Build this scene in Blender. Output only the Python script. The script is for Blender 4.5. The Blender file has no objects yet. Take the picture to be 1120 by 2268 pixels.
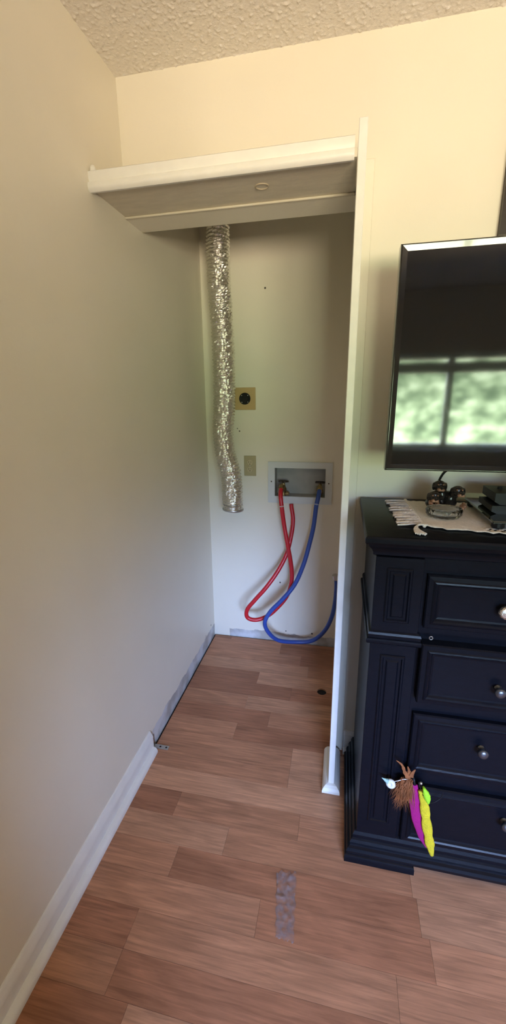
import bpy, bmesh, math, random
from mathutils import Vector, Matrix, noise

random.seed(7)
scene = bpy.context.scene
C = scene.collection

# ------------------------------------------------------------------ camera
cam_data = bpy.data.cameras.new('camera')
cam = bpy.data.objects.new('camera', cam_data)
C.objects.link(cam)
_r = Vector((0.97799238, 0.20834125, -0.01117264))
_u = Vector((-0.0450064, 0.2629515, 0.96375875))
_f = Vector((-0.20372856, 0.94204588, -0.26654126))
m = Matrix.Identity(4)
for i in range(3):
    m[i][0] = _r[i]; m[i][1] = _u[i]; m[i][2] = -_f[i]
m[0][3], m[1][3], m[2][3] = 0.7503, -1.2933, 1.4652
cam.matrix_world = m
cam_data.sensor_fit = 'VERTICAL'
cam_data.sensor_height = 36.0
cam_data.lens = 917.8 * 36.0 / 2268.0
cam_data.clip_start = 0.02
scene.camera = cam

# ------------------------------------------------------------------ world: daylight garden seen through the window
SKY, TREE, GROUND = 45.0, 19.0, 25.0
world = bpy.data.worlds.new('daylight')
scene.world = world
world.use_nodes = True
nt = world.node_tree
nt.nodes.clear()
def N(nt, t, **kw):
    n = nt.nodes.new(t)
    for k, v in kw.items():
        setattr(n, k, v)
    return n
tc = N(nt, 'ShaderNodeTexCoord')
sep = N(nt, 'ShaderNodeSeparateXYZ')
nt.links.new(tc.outputs['Generated'], sep.inputs[0])
mpw = N(nt, 'ShaderNodeMapping'); mpw.inputs['Scale'].default_value = (1, 1, 1.5)
nt.links.new(tc.outputs['Generated'], mpw.inputs[0])
nz = N(nt, 'ShaderNodeTexNoise'); nz.inputs['Scale'].default_value = 26; nz.inputs['Detail'].default_value = 6; nz.inputs['Roughness'].default_value = 0.65
nt.links.new(mpw.outputs[0], nz.inputs['Vector'])
fol = N(nt, 'ShaderNodeValToRGB')
fol.color_ramp.elements[0].position = 0.40; fol.color_ramp.elements[0].color = (0.10, 0.16, 0.09, 1)
fol.color_ramp.elements[1].position = 0.66; fol.color_ramp.elements[1].color = (0.80, 1.0, 0.66, 1)
e = fol.color_ramp.elements.new(0.52); e.color = (0.34, 0.48, 0.27, 1)
nt.links.new(nz.outputs['Fac'], fol.inputs[0])
vm = N(nt, 'ShaderNodeVectorMath', operation='SCALE'); 
nt.links.new(fol.outputs[0], vm.inputs[0])
elev = N(nt, 'ShaderNodeMapRange'); elev.inputs['From Min'].default_value = -0.10; elev.inputs['From Max'].default_value = 0.06; elev.inputs['To Min'].default_value = 1.45 * TREE; elev.inputs['To Max'].default_value = 0.55 * TREE
nt.links.new(sep.outputs['Z'], elev.inputs['Value']); nt.links.new(elev.outputs[0], vm.inputs['Scale'])
# elevation masks
def ramp(nt, src, a, b):
    r = N(nt, 'ShaderNodeMapRange'); r.clamp = True
    r.inputs['From Min'].default_value = a; r.inputs['From Max'].default_value = b
    nt.links.new(src, r.inputs['Value'])
    return r.outputs[0]
skyc = N(nt, 'ShaderNodeRGB'); skyc.outputs[0].default_value = (0.42 * SKY, 0.62 * SKY, 1.12 * SKY, 1)
grdc = N(nt, 'ShaderNodeRGB'); grdc.outputs[0].default_value = (1.0 * GROUND, 0.84 * GROUND, 0.60 * GROUND, 1)
mx1 = N(nt, 'ShaderNodeMixRGB'); nt.links.new(ramp(nt, sep.outputs['Z'], -0.16, -0.09), mx1.inputs[0])
nt.links.new(grdc.outputs[0], mx1.inputs[1]); nt.links.new(vm.outputs[0], mx1.inputs[2])
mx2 = N(nt, 'ShaderNodeMixRGB'); nt.links.new(ramp(nt, sep.outputs['Z'], 0.08, 0.20), mx2.inputs[0])
nt.links.new(mx1.outputs[0], mx2.inputs[1]); nt.links.new(skyc.outputs[0], mx2.inputs[2])
bg = N(nt, 'ShaderNodeBackground'); bg.inputs['Strength'].default_value = 1.0
nt.links.new(mx2.outputs[0], bg.inputs[0])
wo = N(nt, 'ShaderNodeOutputWorld'); nt.links.new(bg.outputs[0], wo.inputs[0])

# window opening in the wall behind the camera (daylight portal guides the sampling of the world)
WX0, WX1, WZ0, WZ1, WY = 1.05, 2.50, 0.93, 1.86, -3.5
pl = bpy.data.lights.new('window_portal', 'AREA')
pl.shape = 'RECTANGLE'; pl.size = WX1 - WX0; pl.size_y = WZ1 - WZ0
pl.cycles.is_portal = True
plo = bpy.data.objects.new('window_portal', pl); C.objects.link(plo)
plo.location = ((WX0 + WX1) / 2, WY - 0.10, (WZ0 + WZ1) / 2)
plo.rotation_euler = (math.radians(90), 0, 0)

scene.view_settings.view_transform = 'Standard'
scene.view_settings.look = 'None'
scene.view_settings.gamma = 1.0
scene.view_settings.exposure = 1.25
scene.view_settings.use_curve_mapping = False
scene.cycles.use_denoising = True
scene.cycles.max_bounces = 8
scene.cycles.diffuse_bounces = 4

# ------------------------------------------------------------------ helpers
def obj(name, bm, mat, parent=None, smooth=False):
    me = bpy.data.meshes.new(name)
    bmesh.ops.recalc_face_normals(bm, faces=bm.faces)
    bm.to_mesh(me); bm.free()
    if smooth:
        for p in me.polygons: p.use_smooth = True
    o = bpy.data.objects.new(name, me)
    for mt in (mat if isinstance(mat, (list, tuple)) else [mat]):
        me.materials.append(mt)
    C.objects.link(o)
    if parent is not None: o.parent = parent
    return o
def autosmooth(o, ang=35):
    for p in o.data.polygons: p.use_smooth = True
    o.data.set_sharp_from_angle(angle=math.radians(ang))
    return o
def thing(name, label, cat, loc=(0, 0, 0), group=None):
    o = bpy.data.objects.new(name, None); C.objects.link(o)
    o.location = loc; o.empty_display_size = 0.05
    tag(o, label, cat, group)
    bpy.context.view_layer.update()
    return o
def tag(o, label, cat, group=None):
    o['label'] = label; o['category'] = cat
    if group: o['group'] = group
    return o
def struct(o, label=None):
    o['kind'] = 'structure'
    if label: o['label'] = label
    return o
def keep(o, parent):
    """parent while keeping geometry written in world coordinates (parents are only translated)"""
    o.parent = parent
    o.location = -Vector(parent.location) if parent.parent is None else Vector((0, 0, 0))
    return o
def part(name, bm, mat, parent, smooth=False):
    o = obj(name, bm, mat, None, smooth)
    return keep(o, parent)
def box(bm, x0, x1, y0, y1, z0, z1, bev=0.0, seg=1):
    r = bmesh.ops.create_cube(bm, size=1.0)
    vs = r['verts']
    for v in vs:
        v.co = Vector(((x0 + x1) / 2 + v.co.x * (x1 - x0), (y0 + y1) / 2 + v.co.y * (y1 - y0), (z0 + z1) / 2 + v.co.z * (z1 - z0)))
    if bev > 0:
        es = list({e for v in vs for e in v.link_edges})
        bmesh.ops.bevel(bm, geom=es, offset=bev, segments=seg, affect='EDGES', profile=0.5)
    return bm
def BX(*a, **k):
    return box(bmesh.new(), *a, **k)
def catmull(P, n=8):
    P = [Vector(p) for p in P]
    Q = [P[0] * 2 - P[1]] + P + [P[-1] * 2 - P[-2]]
    out = []
    for i in range(1, len(Q) - 2):
        a, b, c, d = Q[i - 1:i + 3]
        for k in range(n):
            t = k / n
            out.append(0.5 * ((2 * b) + (c - a) * t + (2 * a - 5 * b + 4 * c - d) * t * t + (-a + 3 * b - 3 * c + d) * t ** 3))
    out.append(P[-1])
    return out
def frames(P):
    T = []
    for i in range(len(P)):
        a = P[max(i - 1, 0)]; b = P[min(i + 1, len(P) - 1)]
        T.append((b - a).normalized())
    ref = Vector((0, 0, 1)) if abs(T[0].z) < 0.9 else Vector((1, 0, 0))
    u = T[0].cross(ref).normalized()
    F = []
    for i, t in enumerate(T):
        if i:
            q = T[i - 1].rotation_difference(t)
            u = q @ u
        u = (u - t * u.dot(t)).normalized()
        F.append((t, u, t.cross(u)))
    return F
def tube(bm, P, rad, seg=10, cap=True):
    F = frames(P)
    rings = []
    for i, p in enumerate(P):
        r = rad(i / (len(P) - 1)) if callable(rad) else rad
        t, u, w = F[i]
        rings.append([bm.verts.new(p + (u * math.cos(2 * math.pi * k / seg) + w * math.sin(2 * math.pi * k / seg)) * r) for k in range(seg)])
    for a, b in zip(rings, rings[1:]):
        for k in range(seg):
            bm.faces.new((a[k], a[(k + 1) % seg], b[(k + 1) % seg], b[k]))
    if cap:
        bm.faces.new(rings[0][::-1]); bm.faces.new(rings[-1])
    return bm
def lathe(bm, prof, seg=24, mat=None, cap=True):
    """prof: (radius, z) list around Z, then transformed by mat"""
    M = mat or Matrix.Identity(4)
    rings = []
    for r, z in prof:
        if r < 1e-6:
            rings.append([bm.verts.new(M @ Vector((0, 0, z)))])
        else:
            rings.append([bm.verts.new(M @ Vector((r * math.cos(2 * math.pi * k / seg), r * math.sin(2 * math.pi * k / seg), z))) for k in range(seg)])
    for a, b in zip(rings, rings[1:]):
        if len(a) == 1 and len(b) == 1: continue
        for k in range(seg):
            k2 = (k + 1) % seg
            if len(a) == 1: bm.faces.new((a[0], b[k2], b[k]))
            elif len(b) == 1: bm.faces.new((a[k], a[k2], b[0]))
            else: bm.faces.new((a[k], a[k2], b[k2], b[k]))
    if cap:
        if len(rings[0]) > 1: bm.faces.new(rings[0][::-1])
        if len(rings[-1]) > 1: bm.faces.new(rings[-1])
    return bm
def to_y(loc):
    """matrix turning local +z into world -y (towards the room)"""
    return Matrix.Translation(loc) @ Matrix.Rotation(math.radians(90), 4, 'X')
def prism(bm, prof, axis, a, b):
    """extrude a closed 2D profile along an axis; axis 'x': prof=(y,z); 'y': prof=(x,z); 'z': prof=(x,y)"""
    def P(p, t):
        return {'x': Vector((t, p[0], p[1])), 'y': Vector((p[0], t, p[1])), 'z': Vector((p[0], p[1], t))}[axis]
    A = [bm.verts.new(P(p, a)) for p in prof]; B = [bm.verts.new(P(p, b)) for p in prof]
    n = len(prof)
    for k in range(n):
        bm.faces.new((A[k], A[(k + 1) % n], B[(k + 1) % n], B[k]))
    bm.faces.new(A[::-1]); bm.faces.new(B)
    return bm
def loft_rect(bm, x0, x1, y0, y1, steps, left=True, right=True):
    """stack of rectangles: steps=(z, outward offset) to the front and the sides, flush at the back"""
    rings = []
    for z, o in steps:
        a = x0 - (o if left else 0); b = x1 + (o if right else 0)
        rings.append([bm.verts.new((a, y0 - o, z)), bm.verts.new((b, y0 - o, z)), bm.verts.new((b, y1, z)), bm.verts.new((a, y1, z))])
    for p, q in zip(rings, rings[1:]):
        for k in range(4):
            bm.faces.new((p[k], p[(k + 1) % 4], q[(k + 1) % 4], q[k]))
    bm.faces.new(rings[0][::-1]); bm.faces.new(rings[-1])
    return bm
def panel_rings(bm, x0, x1, z0, z1, rings):
    """front-facing (-y) panel from concentric rectangles: rings=(inset, y)"""
    R = []
    for i, y in rings:
        R.append([bm.verts.new((x0 + i, y, z0 + i)), bm.verts.new((x1 - i, y, z0 + i)), bm.verts.new((x1 - i, y, z1 - i)), bm.verts.new((x0 + i, y, z1 - i))])
    for p, q in zip(R, R[1:]):
        for k in range(4):
            bm.faces.new((p[k], p[(k + 1) % 4], q[(k + 1) % 4], q[k]))
    bm.faces.new(R[-1]); bm.faces.new(R[0][::-1])
    return bm
def wall_holes(bm, us, vs, hole, d0, d1, axis):
    """wall slab on a (u,v) grid with cells missing where hole(i,j); thickness d0..d1. axis 'y': u=x; axis 'x': u=y"""
    def P(u, v, d):
        return (u, d, v) if axis == 'y' else (d, u, v)
    cells = [(i, j) for i in range(len(us) - 1) for j in range(len(vs) - 1) if not hole(i, j)]
    S = set(cells); cache = {}
    def V(i, j, d):
        k = (i, j, d)
        if k not in cache: cache[k] = bm.verts.new(P(us[i], vs[j], d))
        return cache[k]
    for i, j in cells:
        for d in (d0, d1):
            bm.faces.new((V(i, j, d), V(i + 1, j, d), V(i + 1, j + 1, d), V(i, j + 1, d)))
        for (a, b, di, dj) in (((i, j), (i + 1, j), 0, -1), ((i, j + 1), (i + 1, j + 1), 0, 1), ((i, j), (i, j + 1), -1, 0), ((i + 1, j), (i + 1, j + 1), 1, 0)):
            if (i + di, j + dj) not in S:
                bm.faces.new((V(*a, d0), V(*b, d0), V(*b, d1), V(*a, d1)))
    return bm
def evaluated(o):
    dg = bpy.context.evaluated_depsgraph_get()
    ev = o.evaluated_get(dg)
    me = bpy.data.meshes.new_from_object(ev)
    o.modifiers.clear()
    o.data = me
    return o

# ------------------------------------------------------------------ materials
def mat(name, col, rough=0.5, metal=0.0, bump=0.0, bscale=60.0, var=0.0, vscale=8.0, ior=1.5, coat=0.0, stretch=(1, 1, 1), spec=0.5):
    mm = bpy.data.materials.new(name); mm.use_nodes = True
    t = mm.node_tree; b = t.nodes['Principled BSDF']
    b.inputs['Base Color'].default_value = (*col, 1)
    b.inputs['Roughness'].default_value = rough
    b.inputs['Metallic'].default_value = metal
    b.inputs['IOR'].default_value = ior
    b.inputs['Specular IOR Level'].default_value = spec
    b.inputs['Coat Weight'].default_value = coat
    ge = N(t, 'ShaderNodeNewGeometry')
    mp = N(t, 'ShaderNodeMapping'); mp.inputs['Scale'].default_value = stretch
    t.links.new(ge.outputs['Position'], mp.inputs[0])
    if var > 0:
        n1 = N(t, 'ShaderNodeTexNoise'); n1.inputs['Scale'].default_value = vscale; n1.inputs['Detail'].default_value = 4
        t.links.new(mp.outputs[0], n1.inputs['Vector'])
        mr = N(t, 'ShaderNodeMapRange'); mr.inputs['From Min'].default_value = 0.3; mr.inputs['From Max'].default_value = 0.7
        mr.inputs['To Min'].default_value = 1 - var; mr.inputs['To Max'].default_value = 1 + var
        t.links.new(n1.outputs['Fac'], mr.inputs[0])
        v = N(t, 'ShaderNodeVectorMath', operation='SCALE'); v.inputs[0].default_value = col
        t.links.new(mr.outputs[0], v.inputs['Scale'])
        t.links.new(v.outputs[0], b.inputs['Base Color'])
    if bump > 0:
        n2 = N(t, 'ShaderNodeTexNoise'); n2.inputs['Scale'].default_value = bscale; n2.inputs['Detail'].default_value = 5
        t.links.new(mp.outputs[0], n2.inputs['Vector'])
        bp = N(t, 'ShaderNodeBump'); bp.inputs['Strength'].default_value = bump; bp.inputs['Distance'].default_value = 0.004
        t.links.new(n2.outputs['Fac'], bp.inputs['Height'])
        t.links.new(bp.outputs[0], b.inputs['Normal'])
    return mm

PAINT = (0.82, 0.765, 0.640)
M_wall = mat('wall_paint', PAINT, 0.42, bump=0.08, bscale=90, var=0.02, vscale=3)
M_white = mat('white_trim_paint', (0.84, 0.82, 0.77), 0.35, bump=0.05, bscale=80, var=0.03, vscale=20)
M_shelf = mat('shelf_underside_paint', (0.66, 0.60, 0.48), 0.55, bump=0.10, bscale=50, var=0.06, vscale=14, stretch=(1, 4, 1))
M_ceil = mat('popcorn_ceiling', (0.84, 0.79, 0.73), 0.9, bump=0.4, bscale=300, var=0.05, vscale=120)
M_black = mat('black_furniture_paint', (0.0045, 0.0052, 0.0085), 0.30, bump=0.08, bscale=30, stretch=(3, 3, 12), var=0.15, vscale=10, spec=0.13)
M_dark = mat('dark_recess', (0.012, 0.010, 0.009), 0.8)
M_foil = mat('aluminium_foil', (0.83, 0.81, 0.77), 0.23, 1.0, bump=0.6, bscale=130)
M_steel = mat('zinc_steel', (0.55, 0.54, 0.52), 0.38, 1.0, bump=0.1)
M_brass = mat('aged_brass', (0.34, 0.25, 0.12), 0.4, 1.0, var=0.2, vscale=80)
M_handle = mat('bronze_valve_handle', (0.045, 0.032, 0.024), 0.5, 0.3)
M_red = mat('red_rubber_hose', (0.56, 0.012, 0.022), 0.33, bump=0.08, bscale=200)
M_blue = mat('blue_rubber_hose', (0.030, 0.075, 0.33), 0.4, bump=0.08, bscale=200)
M_boxwhite = mat('grey_white_plastic', (0.66, 0.68, 0.68), 0.45)
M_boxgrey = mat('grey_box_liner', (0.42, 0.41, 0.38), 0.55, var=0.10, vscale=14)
M_tan = mat('tan_wall_plate', (0.54, 0.37, 0.17), 0.4)
M_ivory = mat('ivory_wall_plate', (0.45, 0.38, 0.22), 0.4)
M_blackpl = mat('black_plastic', (0.009, 0.009, 0.010), 0.4, spec=0.25)
M_tvframe = mat('gloss_black_bezel', (0.006, 0.006, 0.007), 0.10, coat=0.3)
M_screen = mat('tv_screen', (0.0035, 0.0038, 0.005), 0.05, spec=0.5)
M_silver = mat('silver_knob', (0.80, 0.79, 0.76), 0.25, 1.0, bump=0.8, bscale=160)
M_pewter = mat('pewter_knob', (0.15, 0.16, 0.18), 0.33, 0.9)
M_lace = mat('cream_lace', (0.88, 0.80, 0.72), 0.9, bump=0.9, bscale=420, var=0.08, vscale=140)
M_dogblack = mat('glazed_black_dog', (0.014, 0.011, 0.010), 0.22, var=0.3, vscale=60)
M_dogtan = mat('glazed_tan_dog', (0.34, 0.17, 0.10), 0.3, var=0.15, vscale=70)
M_magenta = mat('magenta_felt', (0.34, 0.002, 0.14), 0.9, bump=0.4, bscale=300)
M_yellow = mat('yellow_felt', (0.66, 0.53, 0.015), 0.9, bump=0.9, bscale=260, var=0.10, vscale=90)
M_neon = mat('neon_green_felt', (0.36, 0.72, 0.02), 0.8, bump=0.5, bscale=260)
M_feather = mat('brown_feather', (0.27, 0.090, 0.026), 0.8, var=0.3, vscale=50)
M_toywhite = mat('white_plastic_toy', (0.75, 0.74, 0.68), 0.4)
M_toyteal = mat('pale_teal_plastic', (0.35, 0.55, 0.52), 0.4)
M_frame = mat('dark_picture_frame', (0.022, 0.014, 0.012), 0.4)
M_photo = mat('picture_print', (0.62, 0.50, 0.46), 0.6, var=0.35, vscale=14)
M_glassbase = mat('smoked_glass', (0.02, 0.024, 0.02), 0.05, coat=0.5)

def glass_mat(name, ior=1.5, tint=(1, 1, 1), rough=0.02):
    mm = bpy.data.materials.new(name); mm.use_nodes = True
    b = mm.node_tree.nodes['Principled BSDF']
    b.inputs['Base Color'].default_value = (*tint, 1); b.inputs['Roughness'].default_value = rough
    b.inputs['IOR'].default_value = ior; b.inputs['Transmission Weight'].default_value = 1.0
    return mm
M_glass = glass_mat('clear_pressed_glass', 1.5, (0.93, 0.97, 0.93))
M_pane = bpy.data.materials.new('window_glass'); M_pane.use_nodes = True
_t = M_pane.node_tree; _t.nodes.clear()
_o = N(_t, 'ShaderNodeOutputMaterial'); _mx = N(_t, 'ShaderNodeMixShader'); _tr = N(_t, 'ShaderNodeBsdfTransparent'); _gl = N(_t, 'ShaderNodeBsdfGlossy')
_fr = N(_t, 'ShaderNodeFresnel'); _gl.inputs['Roughness'].default_value = 0.01
_t.links.new(_fr.outputs[0], _mx.inputs[0]); _t.links.new(_tr.outputs[0], _mx.inputs[1]); _t.links.new(_gl.outputs[0], _mx.inputs[2]); _t.links.new(_mx.outputs[0], _o.inputs[0])
# clear tape
M_tape = bpy.data.materials.new('clear_tape'); M_tape.use_nodes = True
_t = M_tape.node_tree; _b = _t.nodes['Principled BSDF']
_b.inputs['Base Color'].default_value = (0.42, 0.34, 0.34, 1); _b.inputs['Roughness'].default_value = 0.25
_n = N(_t, 'ShaderNodeTexNoise'); _n.inputs['Scale'].default_value = 60; _n.inputs['Detail'].default_value = 5
_ge = N(_t, 'ShaderNodeNewGeometry'); _t.links.new(_ge.outputs['Position'], _n.inputs['Vector'])
_mr = N(_t, 'ShaderNodeMapRange'); _mr.inputs['From Min'].default_value = 0.35; _mr.inputs['From Max'].default_value = 0.7; _mr.inputs['To Min'].default_value = 0.04; _mr.inputs['To Max'].default_value = 0.42
_t.links.new(_n.outputs['Fac'], _mr.inputs[0]); _t.links.new(_mr.outputs[0], _b.inputs['Alpha'])

# wall with a bare strip where the baseboard was pulled off inside the closet, plus nail holes
def closet_wall_mat(name, axis, lim, marks, hgt=0.07):
    mm = M_wall.copy(); mm.name = name
    t = mm.node_tree; b = t.nodes['Principled BSDF']
    src = b.inputs['Base Color'].links[0].from_socket
    ge = N(t, 'ShaderNodeNewGeometry'); sp = N(t, 'ShaderNodeSeparateXYZ'); t.links.new(ge.outputs['Position'], sp.inputs[0])
    n = N(t, 'ShaderNodeTexNoise'); n.inputs['Scale'].default_value = 16; n.inputs['Detail'].default_value = 5
    t.links.new(ge.outputs['Position'], n.inputs['Vector'])
    def mth(op, a, c):
        k = N(t, 'ShaderNodeMath', operation=op)
        for i, s in enumerate((a, c)):
            if isinstance(s, (int, float)): k.inputs[i].default_value = s
            else: t.links.new(s, k.inputs[i])
        return k.outputs[0]
    edge = mth('ADD', mth('MULTIPLY', mth('SUBTRACT', n.outputs['Fac'], 0.5), 0.05), hgt)
    msk = mth('LESS_THAN', sp.outputs['Z'], edge)
    msk = mth('MULTIPLY', msk, mth('GREATER_THAN', sp.outputs[axis], lim))
    n2 = N(t, 'ShaderNodeTexNoise'); n2.inputs['Scale'].default_value = 9; n2.inputs['Detail'].default_value = 3
    t.links.new(ge.outputs['Position'], n2.inputs['Vector'])
    cr = N(t, 'ShaderNodeValToRGB')
    cr.color_ramp.elements[0].position = 0.4; cr.color_ramp.elements[0].color = (0.42, 0.40, 0.37, 1)
    cr.color_ramp.elements[1].position = 0.6; cr.color_ramp.elements[1].color = (0.66, 0.66, 0.66, 1)
    t.links.new(n2.outputs['Fac'], cr.inputs[0])
    mx = N(t, 'ShaderNodeMixRGB'); t.links.new(msk, mx.inputs[0]); t.links.new(src, mx.inputs[1]); t.links.new(cr.outputs[0], mx.inputs[2])
    last = mx.outputs[0]
    for p, r in marks:
        d = N(t, 'ShaderNodeVectorMath', operation='DISTANCE'); t.links.new(ge.outputs['Position'], d.inputs[0]); d.inputs[1].default_value = p
        k = mth('LESS_THAN', d.outputs['Value'], r)
        mk = N(t, 'ShaderNodeMixRGB'); t.links.new(k, mk.inputs[0]); t.links.new(last, mk.inputs[1]); mk.inputs[2].default_value = (0.10, 0.08, 0.06, 1)
        last = mk.outputs[0]
    t.links.new(last, b.inputs['Base Color'])
    return mm

# wood: colour comes from each plank's object colour, grain runs along x
def wood_mat(name, use_obj=True, col=(0.46, 0.22, 0.115)):
    mm = bpy.data.materials.new(name); mm.use_nodes = True
    t = mm.node_tree; b = t.nodes['Principled BSDF']
    b.inputs['Roughness'].default_value = 0.36
    b.inputs['Specular IOR Level'].default_value = 0.22
    ge = N(t, 'ShaderNodeNewGeometry'); oi = N(t, 'ShaderNodeObjectInfo')
    cb = N(t, 'ShaderNodeVectorMath', operation='SCALE'); cb.inputs[0].default_value = (37, 19, 0)
    t.links.new(oi.outputs['Random'], cb.inputs['Scale'])
    ad = N(t, 'ShaderNodeVectorMath', operation='ADD'); t.links.new(ge.outputs['Position'], ad.inputs[0]); t.links.new(cb.outputs[0], ad.inputs[1])
    mp = N(t, 'ShaderNodeMapping'); mp.inputs['Scale'].default_value = (1.9, 40, 1); t.links.new(ad.outputs[0], mp.inputs[0])
    n1 = N(t, 'ShaderNodeTexNoise'); n1.inputs['Scale'].default_value = 3.0; n1.inputs['Detail'].default_value = 8; n1.inputs['Roughness'].default_value = 0.62; n1.inputs['Distortion'].default_value = 0.7
    t.links.new(mp.outputs[0], n1.inputs['Vector'])
    mp2 = N(t, 'ShaderNodeMapping'); mp2.inputs['Scale'].default_value = (3.2, 13, 1); t.links.new(ad.outputs[0], mp2.inputs[0])
    n2 = N(t, 'ShaderNodeTexNoise'); n2.inputs['Scale'].default_value = 1.0; n2.inputs['Detail'].default_value = 4; n2.inputs['Distortion'].default_value = 1.5
    t.links.new(mp2.outputs[0], n2.inputs['Vector'])
    r1 = N(t, 'ShaderNodeMapRange'); r1.inputs['From Min'].default_value = 0.3; r1.inputs['From Max'].default_value = 0.72; r1.inputs['To Min'].default_value = 0.68; r1.inputs['To Max'].default_value = 1.20
    t.links.new(n1.outputs['Fac'], r1.inputs[0])
    r2 = N(t, 'ShaderNodeMapRange'); r2.inputs['From Min'].default_value = 0.35; r2.inputs['From Max'].default_value = 0.7; r2.inputs['To Min'].default_value = 0.84; r2.inputs['To Max'].default_value = 1.12
    t.links.new(n2.outputs['Fac'], r2.inputs[0])
    ml = N(t, 'ShaderNodeMath', operation='MULTIPLY'); t.links.new(r1.outputs[0], ml.inputs[0]); t.links.new(r2.outputs[0], ml.inputs[1])
    sc = N(t, 'ShaderNodeVectorMath', operation='SCALE'); t.links.new(ml.outputs[0], sc.inputs['Scale'])
    if use_obj: t.links.new(oi.outputs['Color'], sc.inputs[0])
    else: sc.inputs[0].default_value = col
    t.links.new(sc.outputs[0], b.inputs['Base Color'])
    bp = N(t, 'ShaderNodeBump'); bp.inputs['Strength'].default_value = 0.06; bp.inputs['Distance'].default_value = 0.002
    t.links.new(n1.outputs['Fac'], bp.inputs['Height']); t.links.new(bp.outputs[0], b.inputs['Normal'])
    return mm
M_plank = wood_mat('laminate_plank')
M_floor = wood_mat('laminate_floor', False)

# ------------------------------------------------------------------ the room
YH, TH, YB, XP, H = 0.2046, 0.114, 0.9706, 0.777, 2.44
YI = YH + TH                      # inner face of the front wall
XR, YW = 3.6, WY
ZS = 2.056                        # underside of the header / shelf

# floor slab: lower under the laid planks
bm = bmesh.new()
box(bm, -0.1, XR + 0.1, -1.0, YB + 0.1, -0.10, -0.008)
fl = struct(obj('floor', bm, [M_dark]), 'reddish brown laminate floor in short staggered strips')
bm = BX(-0.1, XR + 0.1, YW - 0.1, -1.0, -0.10, 0.0)
part('floor_far_boards', bm, M_floor, fl)['kind'] = 'stuff'

SW = 0.096
LIGHT, MID, DARK = (0.580, 0.300, 0.172), (0.505, 0.243, 0.134), (0.420, 0.188, 0.102)
TONES = [LIGHT, MID, MID, DARK]
fixed = {  # strip index (0 = the strip starting at y=-0.222): joints in x and tones
    -5: ([0.22, 1.00], [MID, DARK, LIGHT]),
    -4: ([0.22, 0.95], [DARK, MID, MID]),
    -3: ([0.57, 1.05], [MID, DARK, MID]),
    -2: ([0.27, 1.03], [MID, DARK, LIGHT]),
    -1: ([0.42, 1.02], [LIGHT, MID, LIGHT]),
    0: ([0.205, 0.66, 1.2], [DARK, MID, MID, DARK]),
    1: ([0.86], [LIGHT, MID]),
    2: ([0.60, 1.2], [MID, LIGHT, DARK]),
    3: ([0.60, 1.1], [MID, LIGHT, MID]),
    4: ([0.33, 0.95], [MID, DARK, MID]),
    5: ([0.47], [DARK, MID]),
    6: ([0.34, 0.78], [MID, LIGHT, MID]),
    7: ([0.55], [DARK, DARK]),
    8: ([0.36, 0.79], [DARK, LIGHT, MID]),
    9: ([0.62], [LIGHT, MID]),
    10: ([0.57, 0.79], [MID, DARK, MID]),
    11: ([0.44], [MID, DARK]),
    12: ([0.12], [DARK, MID]),
}
hole_xy = (0.703, 0.548)
for s in range(-9, 13):
    y0 = -0.222 + s * SW; y1 = y0 + SW
    y0 = max(y0, -1.0); y1 = min(y1, YB - 0.012)
    if y1 - y0 < 0.01: continue
    xmax = XR if y1 <= YH + 0.001 else (0.83 if y0 > YH else 0.83)
    if y0 < YH < y1: xmax = XR
    if s in fixed: cuts, tones = list(fixed[s][0]), list(fixed[s][1])
    else: cuts, tones = [random.uniform(0.15, 0.7)], []
    while cuts[-1] < xmax - 0.35: cuts.append(cuts[-1] + random.uniform(0.4, 0.8))
    cuts = [0.010] + [c for c in cuts if c < xmax - 0.05] + [xmax]
    for k in range(len(cuts) - 1):
        t = tones[k] if k < len(tones) else random.choice(TONES)
        j = random.uniform(0.93, 1.07)
        g = 0.0003
        bm = BX(cuts[k] + g, cuts[k + 1] - g, y0 + g, y1 - g, -0.008, 0.0)
        o = obj('floor_plank', bm, M_plank, fl)
        o.color = (t[0] * j, t[1] * j, t[2] * j, 1)
        if cuts[k] < hole_xy[0] < cuts[k + 1] and y0 - 0.03 < hole_xy[1] < y1 + 0.03:
            cb = bmesh.new(); lathe(cb, [(0.024, -0.05), (0.024, 0.05)], 28, Matrix.Translation((*hole_xy, 0)))
            co = obj('cutter', cb, M_dark)
            md = o.modifiers.new('cut', 'BOOLEAN'); md.operation = 'DIFFERENCE'; md.object = co; md.solver = 'EXACT'
            bpy.context.view_layer.update()
            evaluated(o)
            bpy.data.objects.remove(co)

# walls
M_left = closet_wall_mat('left_wall_paint', 'Y', 0.045, [((0.0, 0.90, 0.10), 0.006), ((0.0, 0.80, 0.085), 0.004)], 0.075)
M_cback = closet_wall_mat('closet_back_paint', 'X', 0.10, [((0.336, YB, 1.993), 0.005), ((0.19, YB, 1.286), 0.004), ((0.178, YB, 1.30), 0.003), ((0.422, YB, 0.394), 0.005), ((0.62, YB, 0.07), 0.006), ((0.46, YB, 0.07), 0.004)], 0.05)
struct(obj('wall_left', BX(-0.12, 0.0, YW - 0.12, YB + 0.12, -0.02, H + 0.02), M_left), 'plain cream painted wall with baseboard missing near its far end')
bm = wall_holes(bmesh.new(), [0.0, XP, XR], [0.0, ZS - 0.006, H], lambda i, j: i == 0 and j == 0, YH, YI, 'y')
struct(obj('wall_front', bm, M_wall), 'cream wall with the tall closet opening')
BXO = (0.351, 0.705, 0.888, 1.121); BXI = (0.389, 0.668, 0.927, 1.087)
bm = wall_holes(bmesh.new(), [0.0, BXI[0], BXI[1], 0.95], [-0.02, BXI[2], BXI[3], H], lambda i, j: i == 1 and j == 1, YB, YB + 0.12, 'y')
struct(obj('wall_closet_back', bm, M_cback), 'cream closet back wall with utility outlets')
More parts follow.
